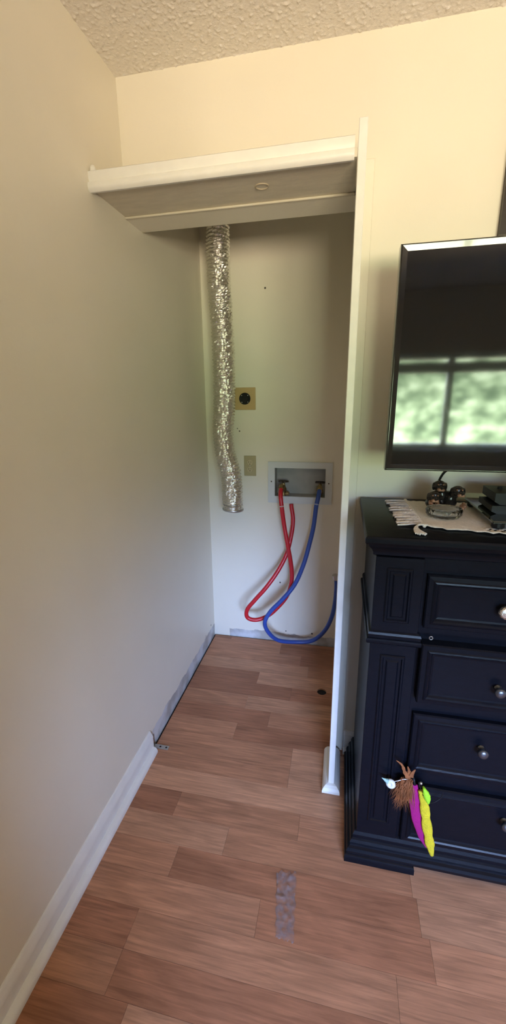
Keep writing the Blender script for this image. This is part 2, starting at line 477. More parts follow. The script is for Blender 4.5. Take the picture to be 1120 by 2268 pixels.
struct(obj('wall_closet_right', BX(0.83, 0.95, YI, YB, -0.02, H), M_wall), 'cream closet side wall')
struct(obj('wall_right', BX(XR, XR + 0.12, YW - 0.12, YH, -0.02, H), M_wall), 'cream side wall of the room')
bm = wall_holes(bmesh.new(), [0.0, WX0, WX1, XR], [-0.02, WZ0, WZ1, H], lambda i, j: i == 1 and j == 1, YW - 0.12, YW, 'y')
struct(obj('wall_window', bm, M_wall), 'cream wall with the window')

struct(obj('wall_shade_blocker', BX(0.0, 0.70, -1.68, -1.58, 0.0, 1.95), M_wall), 'cream wall added out of view to shade the left wall')  # added, unseen: blocks window light so the left wall and floor darken

# ceiling: popcorn texture as real relief where it is seen
bm = bmesh.new()
nx, ny = 560, 190
x0c, x1c, y0c, y1c = 0.0, 1.50, YH - 0.50, YH
grid = []
for j in range(ny + 1):
    row = []
    for i in range(nx + 1):
        x = x0c + (x1c - x0c) * i / nx; y = y0c + (y1c - y0c) * j / ny
        h = noise.noise((x * 105, y * 105, 3.1)) * 0.6 + noise.noise((x * 210, y * 210, 8.7)) * 0.4
        h = max(0.0, h - 0.05) ** 1.1 * 0.0070
        row.append(bm.verts.new((x, y, H - h)))
    grid.append(row)
for j in range(ny):
    for i in range(nx):
        bm.faces.new((grid[j][i], grid[j + 1][i], grid[j + 1][i + 1], grid[j][i + 1]))
ce = struct(obj('ceiling', BX(-0.12, XR + 0.12, YW - 0.12, YB + 0.12, H + 0.0005, H + 0.10), M_ceil), 'popcorn textured off-white ceiling')
part('popcorn_texture', bm, M_ceil, ce, True)['kind'] = 'stuff'

# window behind the camera
wf = bmesh.new()
yA, yB2 = WY - 0.09, WY - 0.04
for (a, b, c, d) in ((WX0, WX1, WZ0, WZ0 + 0.05), (WX0, WX1, WZ1 - 0.05, WZ1), (WX0, WX0 + 0.05, WZ0 + 0.05, WZ1 - 0.05), (WX1 - 0.05, WX1, WZ0 + 0.05, WZ1 - 0.05)):
    box(wf, a, b, yA, yB2, c, d)
w1 = struct(obj('window_1', wf, M_white), 'wide white framed window')
for xm in (1.77,):
    part('mullion', BX(xm - 0.03, xm + 0.03, yA, yB2, WZ0 + 0.05, WZ1 - 0.05), M_white, w1)
part('transom', BX(WX0 + 0.05, WX1 - 0.05, yA + 0.005, yB2 - 0.005, 1.68, 1.78), M_white, w1)
for a, b in ((WX0 + 0.05, 1.74), (1.80, WX1 - 0.05)):
    part('pane', BX(a, b, WY - 0.068, WY - 0.064, WZ0 + 0.05, WZ1 - 0.05), M_pane, w1)
part('window_sill', BX(WX0 - 0.05, WX1 + 0.05, WY - 0.04, WY + 0.06, WZ0 - 0.03, WZ0), M_white, w1)

# baseboard on the left wall: board, groove, rounded shoe; ends at the closet
bprof = [(0, 0), (0.0145, 0), (0.0145, 0.060), (0.0140, 0.064), (0.0155, 0.067), (0.0150, 0.072), (0.0115, 0.080), (0.0075, 0.089), (0.0055, 0.095), (0.003, 0.0975), (0, 0.098)]
bb = struct(autosmooth(obj('baseboard_left', prism(bmesh.new(), bprof, 'y', YW, 0.035), M_white), 30), 'white moulded baseboard ending at the closet')
sh = [(0.0145, 0), (0.034, 0), (0.0345, 0.008), (0.032, 0.017), (0.026, 0.024), (0.0145, 0.027)]
autosmooth(part('shoe_moulding', prism(bmesh.new(), sh, 'y', YW, 0.028), M_white, bb))
bf = prism(bmesh.new(), [(YH, 0), (YH - 0.014, 0), (YH - 0.014, 0.085), (YH - 0.006, 0.10), (YH, 0.10)], 'x', 0.81, XR)
b2 = struct(obj('baseboard_front', bf, M_white), 'white baseboard behind the dresser')
autosmooth(part('shoe_moulding', prism(bmesh.new(), [(YH - 0.014, 0), (YH - 0.032, 0), (YH - 0.030, 0.014), (YH - 0.014, 0.022)], 'x', 0.81, XR), M_white, b2))

# closet surround: the upright board, its foot moulding, the casing strip and the shelf over the opening
up = struct(obj('trim_1', BX(XP - 0.022, XP, 0.0, YI, 0.0, 2.139, bev=0.0015), M_white), 'tall thin white upright board at the closet side')
fm = bmesh.new()
loft_rect(fm, XP - 0.0225, XP + 0.0005, -0.0005, 0.175, [(0, 0.022), (0.010, 0.022), (0.020, 0.017), (0.027, 0.009), (0.029, 0.0)])
part('foot_moulding', fm, M_white, up)
for zz, yy in ((0.115, 0.06), (0.075, 0.075)):
    part('screw', lathe(bmesh.new(), [(0.004, 0), (0.003, 0.0012), (0, 0.0015)], 12, Matrix.Translation((XP, yy, zz)) @ Matrix.Rotation(math.radians(90), 4, 'Y')), M_steel, up)
struct(obj('trim_2', BX(XP + 0.0005, XP + 0.030, YH - 0.012, YH, 0.0, 2.136, bev=0.002), M_wall), 'narrow casing strip beside the upright board')
# shelf
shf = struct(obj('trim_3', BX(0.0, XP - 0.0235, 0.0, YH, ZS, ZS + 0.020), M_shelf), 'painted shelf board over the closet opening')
nose = [(0.0, 2.046), (-0.012, 2.044), (-0.020, 2.049), (-0.023, 2.058), (-0.020, 2.067), (-0.012, 2.071), (-0.012, 2.074), (-0.014, 2.077), (-0.014, 2.096), (-0.010, 2.099), (0.0, 2.099)]
autosmooth(part('front_edge_moulding', prism(bmesh.new(), nose, 'x', 0.0, XP - 0.030), M_white, shf), 40)
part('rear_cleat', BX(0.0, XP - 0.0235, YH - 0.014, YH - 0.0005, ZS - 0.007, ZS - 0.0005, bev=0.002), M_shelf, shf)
part('caulk_lump', lathe(bmesh.new(), [(0.009, 2.095), (0.0085, 2.108), (0.005, 2.114), (0, 2.115)], 12, Matrix.Translation((0.010, -0.002, 0))), M_white, shf)
rg = bmesh.new()
tube(rg, [Vector((0.488 + 0.019 * math.cos(a), 0.094 + 0.017 * math.sin(a), ZS - 0.0005)) for a in [2 * math.pi * k / 32 for k in range(33)]], 0.0022, 8)
part('ring_mark', rg, mat('ring_stain', (0.50, 0.42, 0.30), 0.6), shf, True)

# ------------------------------------------------------------------ closet fittings
# foil dryer duct hanging in the corner
def duct():
    root = thing('dryer_duct', 'crinkled silver foil dryer vent duct hanging in the closet corner', 'duct', (0.175, 0.84, 0.866))
    path = catmull([(0.135, 0.855, 2.44), (0.134, 0.85, 2.241), (0.131, 0.85, 2.052), (0.139, 0.85, 1.853), (0.145, 0.85, 1.643), (0.141, 0.85, 1.422), (0.130, 0.85, 1.283), (0.143, 0.845, 1.165), (0.172, 0.84, 1.045), (0.177, 0.84, 0.872)], 64)
    # resample evenly
    L = [0]
    for a, b in zip(path, path[1:]): L.append(L[-1] + (b - a).length)
    n = 460; P = []; k = 0
    for i in range(n):
        s = L[-1] * i / (n - 1)
        while k < len(L) - 2 and L[k + 1] < s: k += 1
        f = (s - L[k]) / max(1e-9, L[k + 1] - L[k])
        P.append(path[k].lerp(path[k + 1], min(1, max(0, f))))
    F = frames(P); seg = 44; bm = bmesh.new(); rings = []
    step = L[-1] / (n - 1)
    for i, p in enumerate(P):
        t, u, w = F[i]; s = i * step; ring = []
        for q in range(seg):
            a = 2 * math.pi * q / seg
            cx, sx = math.cos(a), math.sin(a)
            wob = noise.noise((cx * 1.3, sx * 1.3, s * 9)) * 0.006
            ph = s / 0.0155 + q / seg + wob * 40
            ridge = 0.0032 * math.cos(2 * math.pi * ph)
            cr = noise.noise((cx * 5, sx * 5, s * 60)) * 0.0042 + noise.noise((cx * 11, sx * 11, s * 130 + 5)) * 0.0026
            r = 0.0535 + ridge + cr + noise.noise((0.3, 1.7, s * 6)) * 0.003
            ring.append(bm.verts.new(p + (u * cx + w * sx) * r))
        rings.append(ring)
    for a, b in zip(rings, rings[1:]):
        for k in range(seg): bm.faces.new((a[k], a[(k + 1) % seg], b[(k + 1) % seg], b[k]))
    part('foil_sleeve', bm, M_foil, root)
    e = P[-1]
    part('end_collar', lathe(bmesh.new(), [(0.0555, -0.004), (0.0585, -0.002), (0.0585, 0.007), (0.0555, 0.009), (0.050, 0.009), (0.050, -0.004), (0.0555, -0.004)], 40, Matrix.Translation(e) @ Matrix.Rotation(math.radians(4), 4, 'Y'), cap=False), M_steel, root, True)
    wr = bmesh.new()
    tube(wr, [e + Vector((0.054 * math.cos(a), 0.054 * math.sin(a), 0.03 + 0.004 * a / 6.28)) for a in [2 * math.pi * k / 40 for k in range(41)]], 0.0016, 6)
    part('clamp_wire', wr, M_steel, root, True)
duct()

# dryer outlet
t = thing('dryer_outlet', 'square tan wall plate with round black four-slot dryer receptacle', 'outlet', (0.2255, YB, 1.40))
part('wall_plate', BX(0.168, 0.283, YB - 0.006, YB, 1.400, 1.517, bev=0.003, seg=2), M_tan, t)
rc = part('receptacle', lathe(bmesh.new(), [(0.031, 0), (0.031, 0.003), (0.028, 0.0045), (0.027, 0.0035), (0.019, 0.003), (0.018, 0.0045), (0, 0.0045)], 36, to_y((0.2245, YB - 0.006, 1.459))), M_blackpl, t, False)
for k, (dx, dz, w, h) in enumerate(((0, 0.012, 0.010, 0.0025), (-0.011, -0.002, 0.0025, 0.011), (0.011, -0.002, 0.0025, 0.011), (0, -0.014, 0.007, 0.004))):
    part('slot', BX(0.2245 + dx - w / 2, 0.2245 + dx + w / 2, YB - 0.0115, YB - 0.0102, 1.459 + dz - h / 2, 1.459 + dz + h / 2), M_dark, rc).location = -Vector(t.location) + Vector(t.location)
for dx, dz in ((-0.017, 0.017), (0.017, 0.017), (-0.016, -0.019), (0.017, -0.018)):
    part('screw', lathe(bmesh.new(), [(0.0026, 0), (0.0022, 0.001), (0, 0.0013)], 10, to_y((0.2245 + dx, YB - 0.0098, 1.459 + dz))), M_steel, rc)

# duplex outlet
t = thing('duplex_outlet', 'small ivory duplex wall outlet plate below the dryer receptacle', 'outlet', (0.2475, YB, 1.037))
part('wall_plate', BX(0.213, 0.282, YB - 0.005, YB, 1.037, 1.151, bev=0.0025, seg=2), M_ivory, t)
for zc in (1.113, 1.075):
    r = part('receptacle', lathe(bmesh.new(), [(0.0165, 0), (0.0165, 0.002), (0.0155, 0.003), (0, 0.003)], 28, to_y((0.2475, YB - 0.005, zc))), mat('ivory_receptacle', (0.55, 0.46, 0.28), 0.35), t)
    for dx, w, h, dz in ((-0.006, 0.002, 0.008, 0.003), (0.006, 0.002, 0.0065, 0.003), (0, 0.0045, 0.004, -0.008)):
        part('slot', BX(0.2475 + dx - w / 2, 0.2475 + dx + w / 2, YB - 0.0085, YB - 0.0077, zc + dz - h / 2, zc + dz + h / 2), M_dark, r)
part('screw', lathe(bmesh.new(), [(0.003, 0), (0.002, 0.001), (0, 0.0012)], 12, to_y((0.2475, YB - 0.005, 1.094))), M_steel, t)

# washing machine outlet box
t = thing('washer_outlet_box', 'grey-white recessed washing machine supply box set in the closet wall', 'outlet box', (0.528, YB, 0.888))
fb = wall_holes(bmesh.new(), [BXO[0], BXI[0], BXI[1], BXO[1]], [BXO[2], BXI[2], BXI[3], BXO[3]], lambda i, j: i == 1 and j == 1, YB - 0.009, YB - 0.0002, 'y')
bmesh.ops.bevel(fb, geom=[e for e in fb.edges if e.calc_face_angle(0) > 1.2], offset=0.0025, segments=2, affect='EDGES')
part('face_frame', fb, M_boxwhite, t)
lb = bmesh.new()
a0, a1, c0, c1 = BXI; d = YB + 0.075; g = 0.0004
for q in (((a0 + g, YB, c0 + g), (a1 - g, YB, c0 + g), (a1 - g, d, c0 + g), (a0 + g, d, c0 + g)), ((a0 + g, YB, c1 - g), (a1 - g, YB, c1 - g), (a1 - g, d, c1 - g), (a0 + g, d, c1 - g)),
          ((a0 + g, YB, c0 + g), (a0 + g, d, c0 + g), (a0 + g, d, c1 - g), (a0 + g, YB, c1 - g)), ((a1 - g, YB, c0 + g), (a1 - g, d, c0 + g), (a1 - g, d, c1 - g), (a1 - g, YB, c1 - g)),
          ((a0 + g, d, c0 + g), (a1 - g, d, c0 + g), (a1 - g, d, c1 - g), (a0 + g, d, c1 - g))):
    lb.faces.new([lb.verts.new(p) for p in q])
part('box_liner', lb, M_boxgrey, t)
for x, z in ((0.370, 1.010), (0.687, 1.007)):
    part('screw', lathe(bmesh.new(), [(0.0038, 0), (0.003, 0.0015), (0, 0.0018)], 12, to_y((x, YB - 0.009, z))), M_handle, t)
part('drain_plug', lathe(bmesh.new(), [(0.012, 0.0), (0.012, 0.02), (0.009, 0.022), (0.009, 0.03), (0.006, 0.031), (0.006, 0.02), (0, 0.02)], 6, to_y((0.460, 0.975, 0.945))), M_brass, t)
def valve(x, label):
    v = thing('supply_valve', label, 'valve', (x, 0.985, 0.93), 'valves in the washer box')
    part('valve_body', lathe(bmesh.new(), [(0.012, 0.927), (0.012, 0.945), (0.016, 0.948), (0.017, 0.968), (0.012, 0.975), (0.009, 0.99), (0.008, 0.998), (0.006, 1.004)], 16, Matrix.Translation((x, 0.985, 0))), M_brass, v, False)
    sp = bmesh.new(); tube(sp, catmull([(x, 0.985, 0.958), (x, 0.955, 0.966), (x, 0.93, 0.976), (x, 0.915, 0.986)], 6), 0.010, 12)
    part('spout', sp, M_brass, v, True)
    hb = bmesh.new(); tube(hb, [Vector((x, 0.983, 1.004)), Vector((x, 0.95, 1.012))], 0.005, 10); 
    part('stem', hb, M_handle, v, True)
    th = bmesh.new()
    n = 24; ring = []
    for k in range(n):
        a = 2 * math.pi * k / n
        ring.append((x + 0.028 * math.cos(a) * (1 + 0.10 * math.cos(5 * a)), 0.975 + 0.014 * math.sin(a) * (1 + 0.10 * math.cos(5 * a))))
    prism(th, ring, 'z', 1.006, 1.015)
    part('handle', th, M_handle, v)
    return v
valve(0.436, 'bronze hot water valve above the red hose in the supply box')
valve(0.640, 'bronze cold water valve above the blue hose in the supply box')

def hose(name, label, pts, mat_, ends):
    root = thing(name, label, 'hose', pts[0])
    P = catmull(pts, 10)
    part('rubber_tube', tube(bmesh.new(), P, 0.0118, 14), mat_, root, True)
    for i in ends:
        if i == 0: a, b = P[0], P[4]
        else: a, b = P[-1], P[-5]
        d_ = (b - a).normalized()
        cb = bmesh.new(); tube(cb, [a - d_ * 0.004, a + d_ * 0.006, a + d_ * 0.020, a + d_ * 0.026], lambda f: 0.0165 if f < 0.7 else 0.0135, 12)
        part('coupling_nut', cb, M_brass if i == 0 else M_steel, root)
    # pale crimp band
    q = P[int(len(P) * 0.10)]; q2 = P[int(len(P) * 0.10) + 1]
    dd = (q2 - q).normalized()
    part('crimp_band', tube(bmesh.new(), [q, q + dd * 0.006], 0.0124, 14), mat(name + '_band', (0.62, 0.45, 0.45) if 'red' in name else (0.4, 0.45, 0.6), 0.4), root, True)
    return root
hose('red_hose', 'red rubber washer hose looping back up below the supply box',
     [(0.436, 0.912, 0.992), (0.436, 0.868, 0.966), (0.444, 0.852, 0.901), (0.46, 0.85, 0.788), (0.482, 0.84, 0.68), (0.503, 0.84, 0.557), (0.506, 0.83, 0.466), (0.48, 0.82, 0.38), (0.42, 0.81, 0.3), (0.365, 0.8, 0.253), (0.308, 0.785, 0.236), (0.262, 0.78, 0.250), (0.262, 0.78, 0.300), (0.307, 0.79, 0.361), (0.368, 0.81, 0.435), (0.428, 0.85, 0.523), (0.472, 0.888, 0.619), (0.493, 0.925, 0.728), (0.497, 0.944, 0.802), (0.486, 0.954, 0.868), (0.484, 0.956, 0.8865)], M_red, [0])
hose('blue_hose', 'blue rubber washer hose sagging to the closet floor below the supply box',
     [(0.640, 0.912, 0.992), (0.640, 0.868, 0.966), (0.629, 0.85, 0.904), (0.619, 0.84, 0.799), (0.6, 0.83, 0.699), (0.573, 0.81, 0.588), (0.528, 0.79, 0.473), (0.464, 0.77, 0.387), (0.398, 0.76, 0.31), (0.368, 0.755, 0.242), (0.386, 0.78, 0.165), (0.437, 0.83, 0.090), (0.537, 0.87, 0.066), (0.627, 0.88, 0.080), (0.692, 0.88, 0.145), (0.732, 0.87, 0.243), (0.750, 0.86, 0.36), (0.752, 0.855, 0.47), (0.744, 0.85, 0.518)], M_blue, [0, 1])

# floor bracket left where the baseboard stops
t = thing('floor_bracket', 'small zinc angle bracket on the floor at the baseboard end', 'bracket', (0.03, 0.055, 0.0))
part('floor_leaf', BX(0.004, 0.072, 0.045, 0.066, 0.0002, 0.0032, bev=0.0006), M_steel, t)
part('wall_leaf', BX(0.0005, 0.0035, 0.045, 0.066, 0.0002, 0.055, bev=0.0006), M_steel, t)
for x in (0.034, 0.061):
    part('screw_hole', lathe(bmesh.new(), [(0.0045, 0.0032), (0.0035, 0.0035), (0, 0.0035)], 12, Matrix.Translation((x, 0.0555, 0))), M_dark, t)

# strip of clear packing tape stuck on the floor
bm = bmesh.new()
n, mseg = 40, 12; g2 = []
for i in range(n + 1):
    f = i / n; row = []
    for k in range(mseg + 1):
        s_ = k / mseg
        x = 0.606 + 0.022 * f + 0.062 * s_ - 0.010 * f * s_ + (noise.noise((f * 9, 1, 2)) * 0.004 if k in (0, mseg) else 0)
        y = -0.332 - 0.165 * f + 0.012 * s_ * (1 - f) + (0.010 * noise.noise((s_ * 7, f * 3, 4)) if i in (0, n) else 0)
        wr = max(0, noise.noise((s_ * 5, f * 11, 9.0))) * 0.006 * (1.6 - f) + 0.0008
        row.append(bm.verts.new((x, y, wr)))
    g2.append(row)
for i in range(n):
    for k in range(mseg):
        bm.faces.new((g2[i][k], g2[i + 1][k], g2[i + 1][k + 1], g2[i][k + 1]))
o = obj('floor_tape', bm, M_tape, None, True)
md = o.modifiers.new('thickness', 'SOLIDIFY'); md.thickness = 0.0003
tag(o, 'crinkled strip of clear tape stuck to the laminate floor', 'tape')

# ------------------------------------------------------------------ dresser
DX0, DX1, DY0, DY1 = 0.852, 1.888, -0.220, 0.165
dr = thing('dresser', 'black painted chest of drawers with moulded top under the television', 'dresser', ((DX0 + DX1) / 2, 0, 0))
part('carcass', BX(DX0, DX1, DY0, DY1, 0.03, 1.075), M_black, dr)
autosmooth(part('top', loft_rect(bmesh.new(), DX0, DX1, DY0, DY1 + 0.02, [(1.060, 0.004), (1.064, 0.010), (1.072, 0.011), (1.080, 0.014), (1.090, 0.022), (1.096, 0.024), (1.098, 0.030), (1.103, 0.033), (1.114, 0.033), (1.119, 0.030), (1.120, 0.027)]), M_black, dr), 20)
autosmooth(part('plinth_moulding', loft_rect(bmesh.new(), DX0, DX1, DY0, DY1, [(0.028, 0.024), (0.031, 0.029), (0.043, 0.031), (0.052, 0.027), (0.056, 0.020), (0.060, 0.019), (0.070, 0.021), (0.078, 0.017), (0.082, 0.012), (0.094, 0.012), (0.104, 0.007), (0.108, 0.0)]), M_black, dr), 20)
for a, b in ((DX0 - 0.036, 1.028), (1.712, DX1 + 0.036)):
    ft = bmesh.new()
    L = (a < 1)
    loft_rect(ft, a + (0.004 if L else 0), b - (0 if L else 0.004), DY0 - 0.030, DY1, [(0.0, 0.004), (0.020, 0.004), (0.026, 0.002), (0.0285, -0.002)])
    autosmooth(part('bracket_foot', ft, M_black, dr), 20)
for a, b, L in ((DX0, 0.972, True), (1.768, DX1, False)):
    part('pilaster', BX(a - (0.002 if L else -0.0005), b + (0.002 if not L else 0), DY0 - 0.012, DY1 - 0.002, 0.1085, 1.0595, bev=0.0012), M_black, dr)
    wm = bmesh.new()
    loft_rect(wm, a - 0.002, b + 0.002, DY0 - 0.012, DY1 - 0.004, [(0.804, 0.0), (0.807, 0.009), (0.812, 0.012), (0.818, 0.0125), (0.822, 0.010), (0.8235, 0.006), (0.828, 0.0065), (0.834, 0.0075), (0.840, 0.0055), (0.844, 0.0)])
    autosmooth(part('waist_moulding', wm, M_black, dr), 20)
    for z0, z1 in ((0.872, 1.030), (0.165, 0.770)):
        y = DY0 - 0.012
        pr = [(0, y + 0.001), (0, y - 0.003), (0.004, y - 0.0045), (0.008, y - 0.003), (0.010, y + 0.0005), (0.013, y + 0.0005), (0.0145, y - 0.002), (0.018, y - 0.0035), (0.021, y - 0.0035)]
        pr = [(0, y + 0.002), (0, y - 0.002), (0.003, y - 0.005), (0.007, y - 0.005), (0.010, y - 0.0005), (0.016, y - 0.0005), (0.020, y - 0.004), (0.024, y - 0.004)]
        px0, px1 = (a + 0.028, b - 0.026)
        part('pilaster_panel', panel_rings(bmesh.new(), px0, px1, z0, z1, pr), M_black, dr)
def knob(x, y, z, big, parent):
    if big:
        pr = [(0.008, 0), (0.007, 0.008), (0.009, 0.011), (0.016, 0.013), (0.0185, 0.018), (0.0175, 0.024), (0.013, 0.028), (0.006, 0.0295), (0, 0.030)]
        o = part('knob', lathe(bmesh.new(), pr, 28, to_y((x, y, z))), M_silver, parent, True)
        o['label'] = 'ornate silver knob'
    else:
        pr = [(0.010, 0), (0.009, 0.003), (0.0055, 0.006), (0.0055, 0.012), (0.009, 0.015), (0.0135, 0.019), (0.0145, 0.024), (0.012, 0.029), (0.006, 0.0315), (0, 0.032)]
        o = part('knob', lathe(bmesh.new(), pr, 24, to_y((x, y, z))), M_pewter, parent, True)
    return o
DRW = [(0.865, 1.018, 0.0, True), (0.640, 0.825, 0.016, False), (0.385, 0.590, 0.0, False), (0.112, 0.335, 0.0, False)]
KN = [(0.938, 1.170), (0.718, 1.180), (0.505, 1.170), (0.262, 1.262)]
for (z0, z1, out, big), (kz, kx) in zip(DRW, KN):
    y = DY0 - out
    prf = [(0, DY0 + 0.02), (0, y - 0.012), (0.003, y - 0.016), (0.014, y - 0.017), (0.017, y - 0.020), (0.021, y - 0.021), (0.025, y - 0.018), (0.029, y - 0.013), (0.034, y - 0.012)]
    d_ = part('drawer', panel_rings(bmesh.new(), 0.983, 1.757, z0, z1, prf), M_black, dr)
    knob(kx, y - 0.012, kz, big, d_); knob(2.740 - kx, y - 0.012, kz, big, d_)
part('key_ring', tube(bmesh.new(), [Vector((1.004 + 0.0045 * math.cos(a), -0.243, 0.842 + 0.0045 * math.sin(a))) for a in [2 * math.pi * k / 16 for k in range(17)]], 0.0011, 6), M_steel, dr, True)

# ------------------------------------------------------------------ cat toy dangling from a drawer
t = thing('cat_toy', 'dangling cat toy with brown feathers, magenta and yellow felt strips', 'cat toy', (0.99, -0.25, 0.37))
def ribbon(pts, widths, thick, wob):
    bm = bmesh.new(); P = catmull(pts, 10); n = len(P); seg = 12; rings = []
    for i, p in enumerate(P):
        f = i / (n - 1); k = f * (len(widths) - 1); a = int(min(k, len(widths) - 2)); w = widths[a] + (widths[a + 1] - widths[a]) * (k - a)
        tdir = (P[min(i + 1, n - 1)] - P[max(i - 1, 0)]).normalized()
        side = tdir.cross(Vector((0, 1, 0))).normalized(); nrm = Vector((0, 1, 0))
        w *= 1 + wob * noise.noise((f * 14, 2.2, w * 50)); 
        rings.append([bm.verts.new(p + side * (w * math.cos(2 * math.pi * q / seg)) + nrm * (thick * math.sin(2 * math.pi * q / seg) * (1 + 0.6 * wob * noise.noise((q, f * 22, 1))))) for q in range(seg)])
    for A, B in zip(rings, rings[1:]):
        for q in range(seg): bm.faces.new((A[q], A[(q + 1) % seg], B[(q + 1) % seg], B[q]))
    bm.faces.new(rings[0][::-1]); bm.faces.new(rings[-1])
    return bm
part('felt_strip', ribbon([(1.000, -0.256, 0.360), (1.008, -0.258, 0.310), (1.022, -0.259, 0.240), (1.042, -0.259, 0.175), (1.056, -0.260, 0.137)], [0.011, 0.018, 0.018, 0.014, 0.004], 0.0035, 0.08), M_magenta, t, True)
part('felt_strip', ribbon([(1.021, -0.264, 0.352), (1.034, -0.266, 0.300), (1.047, -0.267, 0.230), (1.061, -0.267, 0.165), (1.072, -0.267, 0.118)], [0.009, 0.013, 0.0135, 0.013, 0.006], 0.005, 0.25), M_yellow, t, True)
part('felt_bead', ribbon([(1.024, -0.272, 0.372), (1.031, -0.274, 0.357), (1.037, -0.274, 0.340), (1.041, -0.273, 0.324)], [0.003, 0.009, 0.0095, 0.004], 0.007, 0.15), M_neon, t, True)
def merge_into(dst, src):
    me = bpy.data.meshes.new('tmp'); src.to_mesh(me); src.free(); dst.from_mesh(me); bpy.data.meshes.remove(me)
rnd = random.Random(21)
for k in range(5):
    a = -2.0 + 0.22 * k; Lh = rnd.uniform(0.06, 0.085)
    s0 = Vector((0.984 + rnd.uniform(-0.008, 0.006), -0.252, 0.375))
    e_ = s0 + Vector((math.cos(a) * Lh * 0.7 - 0.004, -0.010, math.sin(a) * Lh))
    part('feather', ribbon([s0, s0.lerp(e_, 0.5) + Vector((-0.006, -0.004, 0.003)), e_], [0.002, 0.007, 0.006, 0.0015], 0.0007, 0.5), M_feather, t, True)
fluff = bmesh.new()
for k in range(240):
    a = rnd.uniform(-2.3, -1.15); Lh = rnd.uniform(0.03, 0.095)
    s0 = Vector((0.984 + rnd.uniform(-0.022, 0.012), -0.256 + rnd.uniform(-0.006, 0.004), 0.375 + rnd.uniform(-0.030, 0.006)))
    e_ = s0 + Vector((math.cos(a) * Lh * 0.6 - 0.004, rnd.uniform(-0.016, 0.004), math.sin(a) * Lh))
    mid_ = s0.lerp(e_, 0.5) + Vector((rnd.uniform(-0.008, 0.008), -0.004, rnd.uniform(-0.004, 0.006)))
    tube(fluff, catmull([s0, mid_, e_], 4), lambda f: 0.0011 * (1.05 - f), 4)
part('feather_down', fluff, M_feather, t)['kind'] = 'stuff'
for pts in ([(0.985, -0.256, 0.378), (0.972, -0.258, 0.402), (0.962, -0.260, 0.428), (0.945, -0.262, 0.444)], [(0.990, -0.256, 0.385), (0.994, -0.258, 0.405), (1.000, -0.258, 0.418)], [(0.984, -0.254, 0.385), (0.984, -0.256, 0.405), (0.978, -0.258, 0.425)]):
    part('feather', ribbon(pts, [0.007, 0.005, 0.0035, 0.001], 0.0008, 0.4), M_feather, t, True)
part('disc_charm', lathe(bmesh.new(), [(0, -0.006), (0.012, -0.005), (0.0145, 0), (0.012, 0.005), (0.004, 0.0065), (0.003, 0.003), (0, 0.003)], 20, Matrix.Translation((0.936, -0.258, 0.352)) @ Matrix.Rotation(math.radians(75), 4, 'X') @ Matrix.Rotation(math.radians(-15), 4, 'Y')), M_toywhite, t, True)
part('cone_tip', lathe(bmesh.new(), [(0.0075, 0), (0.004, 0.010), (0.0, 0.021)], 12, Matrix.Translation((0.927, -0.259, 0.360)) @ Matrix.Rotation(math.radians(-62), 4, 'Y')), M_toyteal, t)
part('cord', tube(bmesh.new(), catmull([(0.945, -0.258, 0.362), (0.956, -0.262, 0.372), (0.970, -0.260, 0.378), (0.985, -0.256, 0.376)], 8), 0.0012, 6), M_lace, t, True)
part('cord', tube(bmesh.new(), catmull([(1.000, -0.2222, 0.366), (0.998, -0.244, 0.380), (1.000, -0.254, 0.375), (1.004, -0.256, 0.358)], 8), 0.0035, 8), M_blackpl, t, True)
part('cord', tube(bmesh.new(), catmull([(1.012, -0.256, 0.374), (1.024, -0.268, 0.345), (1.040, -0.272, 0.322), (1.060, -0.264, 0.318), (1.078, -0.258, 0.332), (1.082, -0.256, 0.350)], 8), 0.0011, 6), M_blackpl, t, True)
part('metal_clip', lathe(bmesh.new(), [(0.0035, -0.004), (0.005, 0), (0.0035, 0.004)], 12, Matrix.Translation((1.018, -0.262, 0.377))), M_steel, t, True)

# ------------------------------------------------------------------ things on the dresser
ZT = 1.120
# lace runner with fringe
t = thing('table_runner', 'cream crocheted lace runner with long knotted fringe on the dresser top', 'runner', (1.36, -0.02, ZT))
bm = bmesh.new(); nx_, ny_ = 90, 26; G = []
for j in range(ny_ + 1):
    v = j / ny_; row = []
    for i in range(nx_ + 1):
        u = i / nx_
        x = 0.965 + 0.80 * u + 0.018 * (1 - v) * (1 - u) * 0.6
        yf = -0.158 - 0.035 * min(1, u * 4) + 0.006 * math.sin(u * 60) + 0.004 * math.sin(u * 150)
        y = yf + (0.140 - yf) * v
        z = ZT + 0.0025 + 0.0035 * max(0, noise.noise((x * 16, y * 16, 1.5))) + (0.0012 * math.sin(x * 420) * math.sin(y * 420))
        if v < 0.12: z += 0.0016
        row.append(bm.verts.new((x, y, z)))
    G.append(row)
for j in range(ny_):
    for i in range(nx_):
        if j in (1, 2) and u is not None and i > 16 and (i + j) % 2 == 0: continue      # open lace holes near the front edge
        bm.faces.new((G[j][i], G[j][i + 1], G[j + 1][i + 1], G[j + 1][i]))
o = part('lace_cloth', bm, M_lace, t, True)
md = o.modifiers.new('thickness', 'SOLIDIFY'); md.thickness = 0.0016; md.offset = 1
hem = [Vector((0.965 + 0.018 * 0.6 * (1 - v), -0.158 + 0.298 * v, ZT + 0.006)) for v in [k / 20 for k in range(21)]]
part('knotted_hem', tube(bmesh.new(), hem, lambda f: 0.0045 + 0.0012 * math.sin(f * 120), 8), M_lace, t, True)
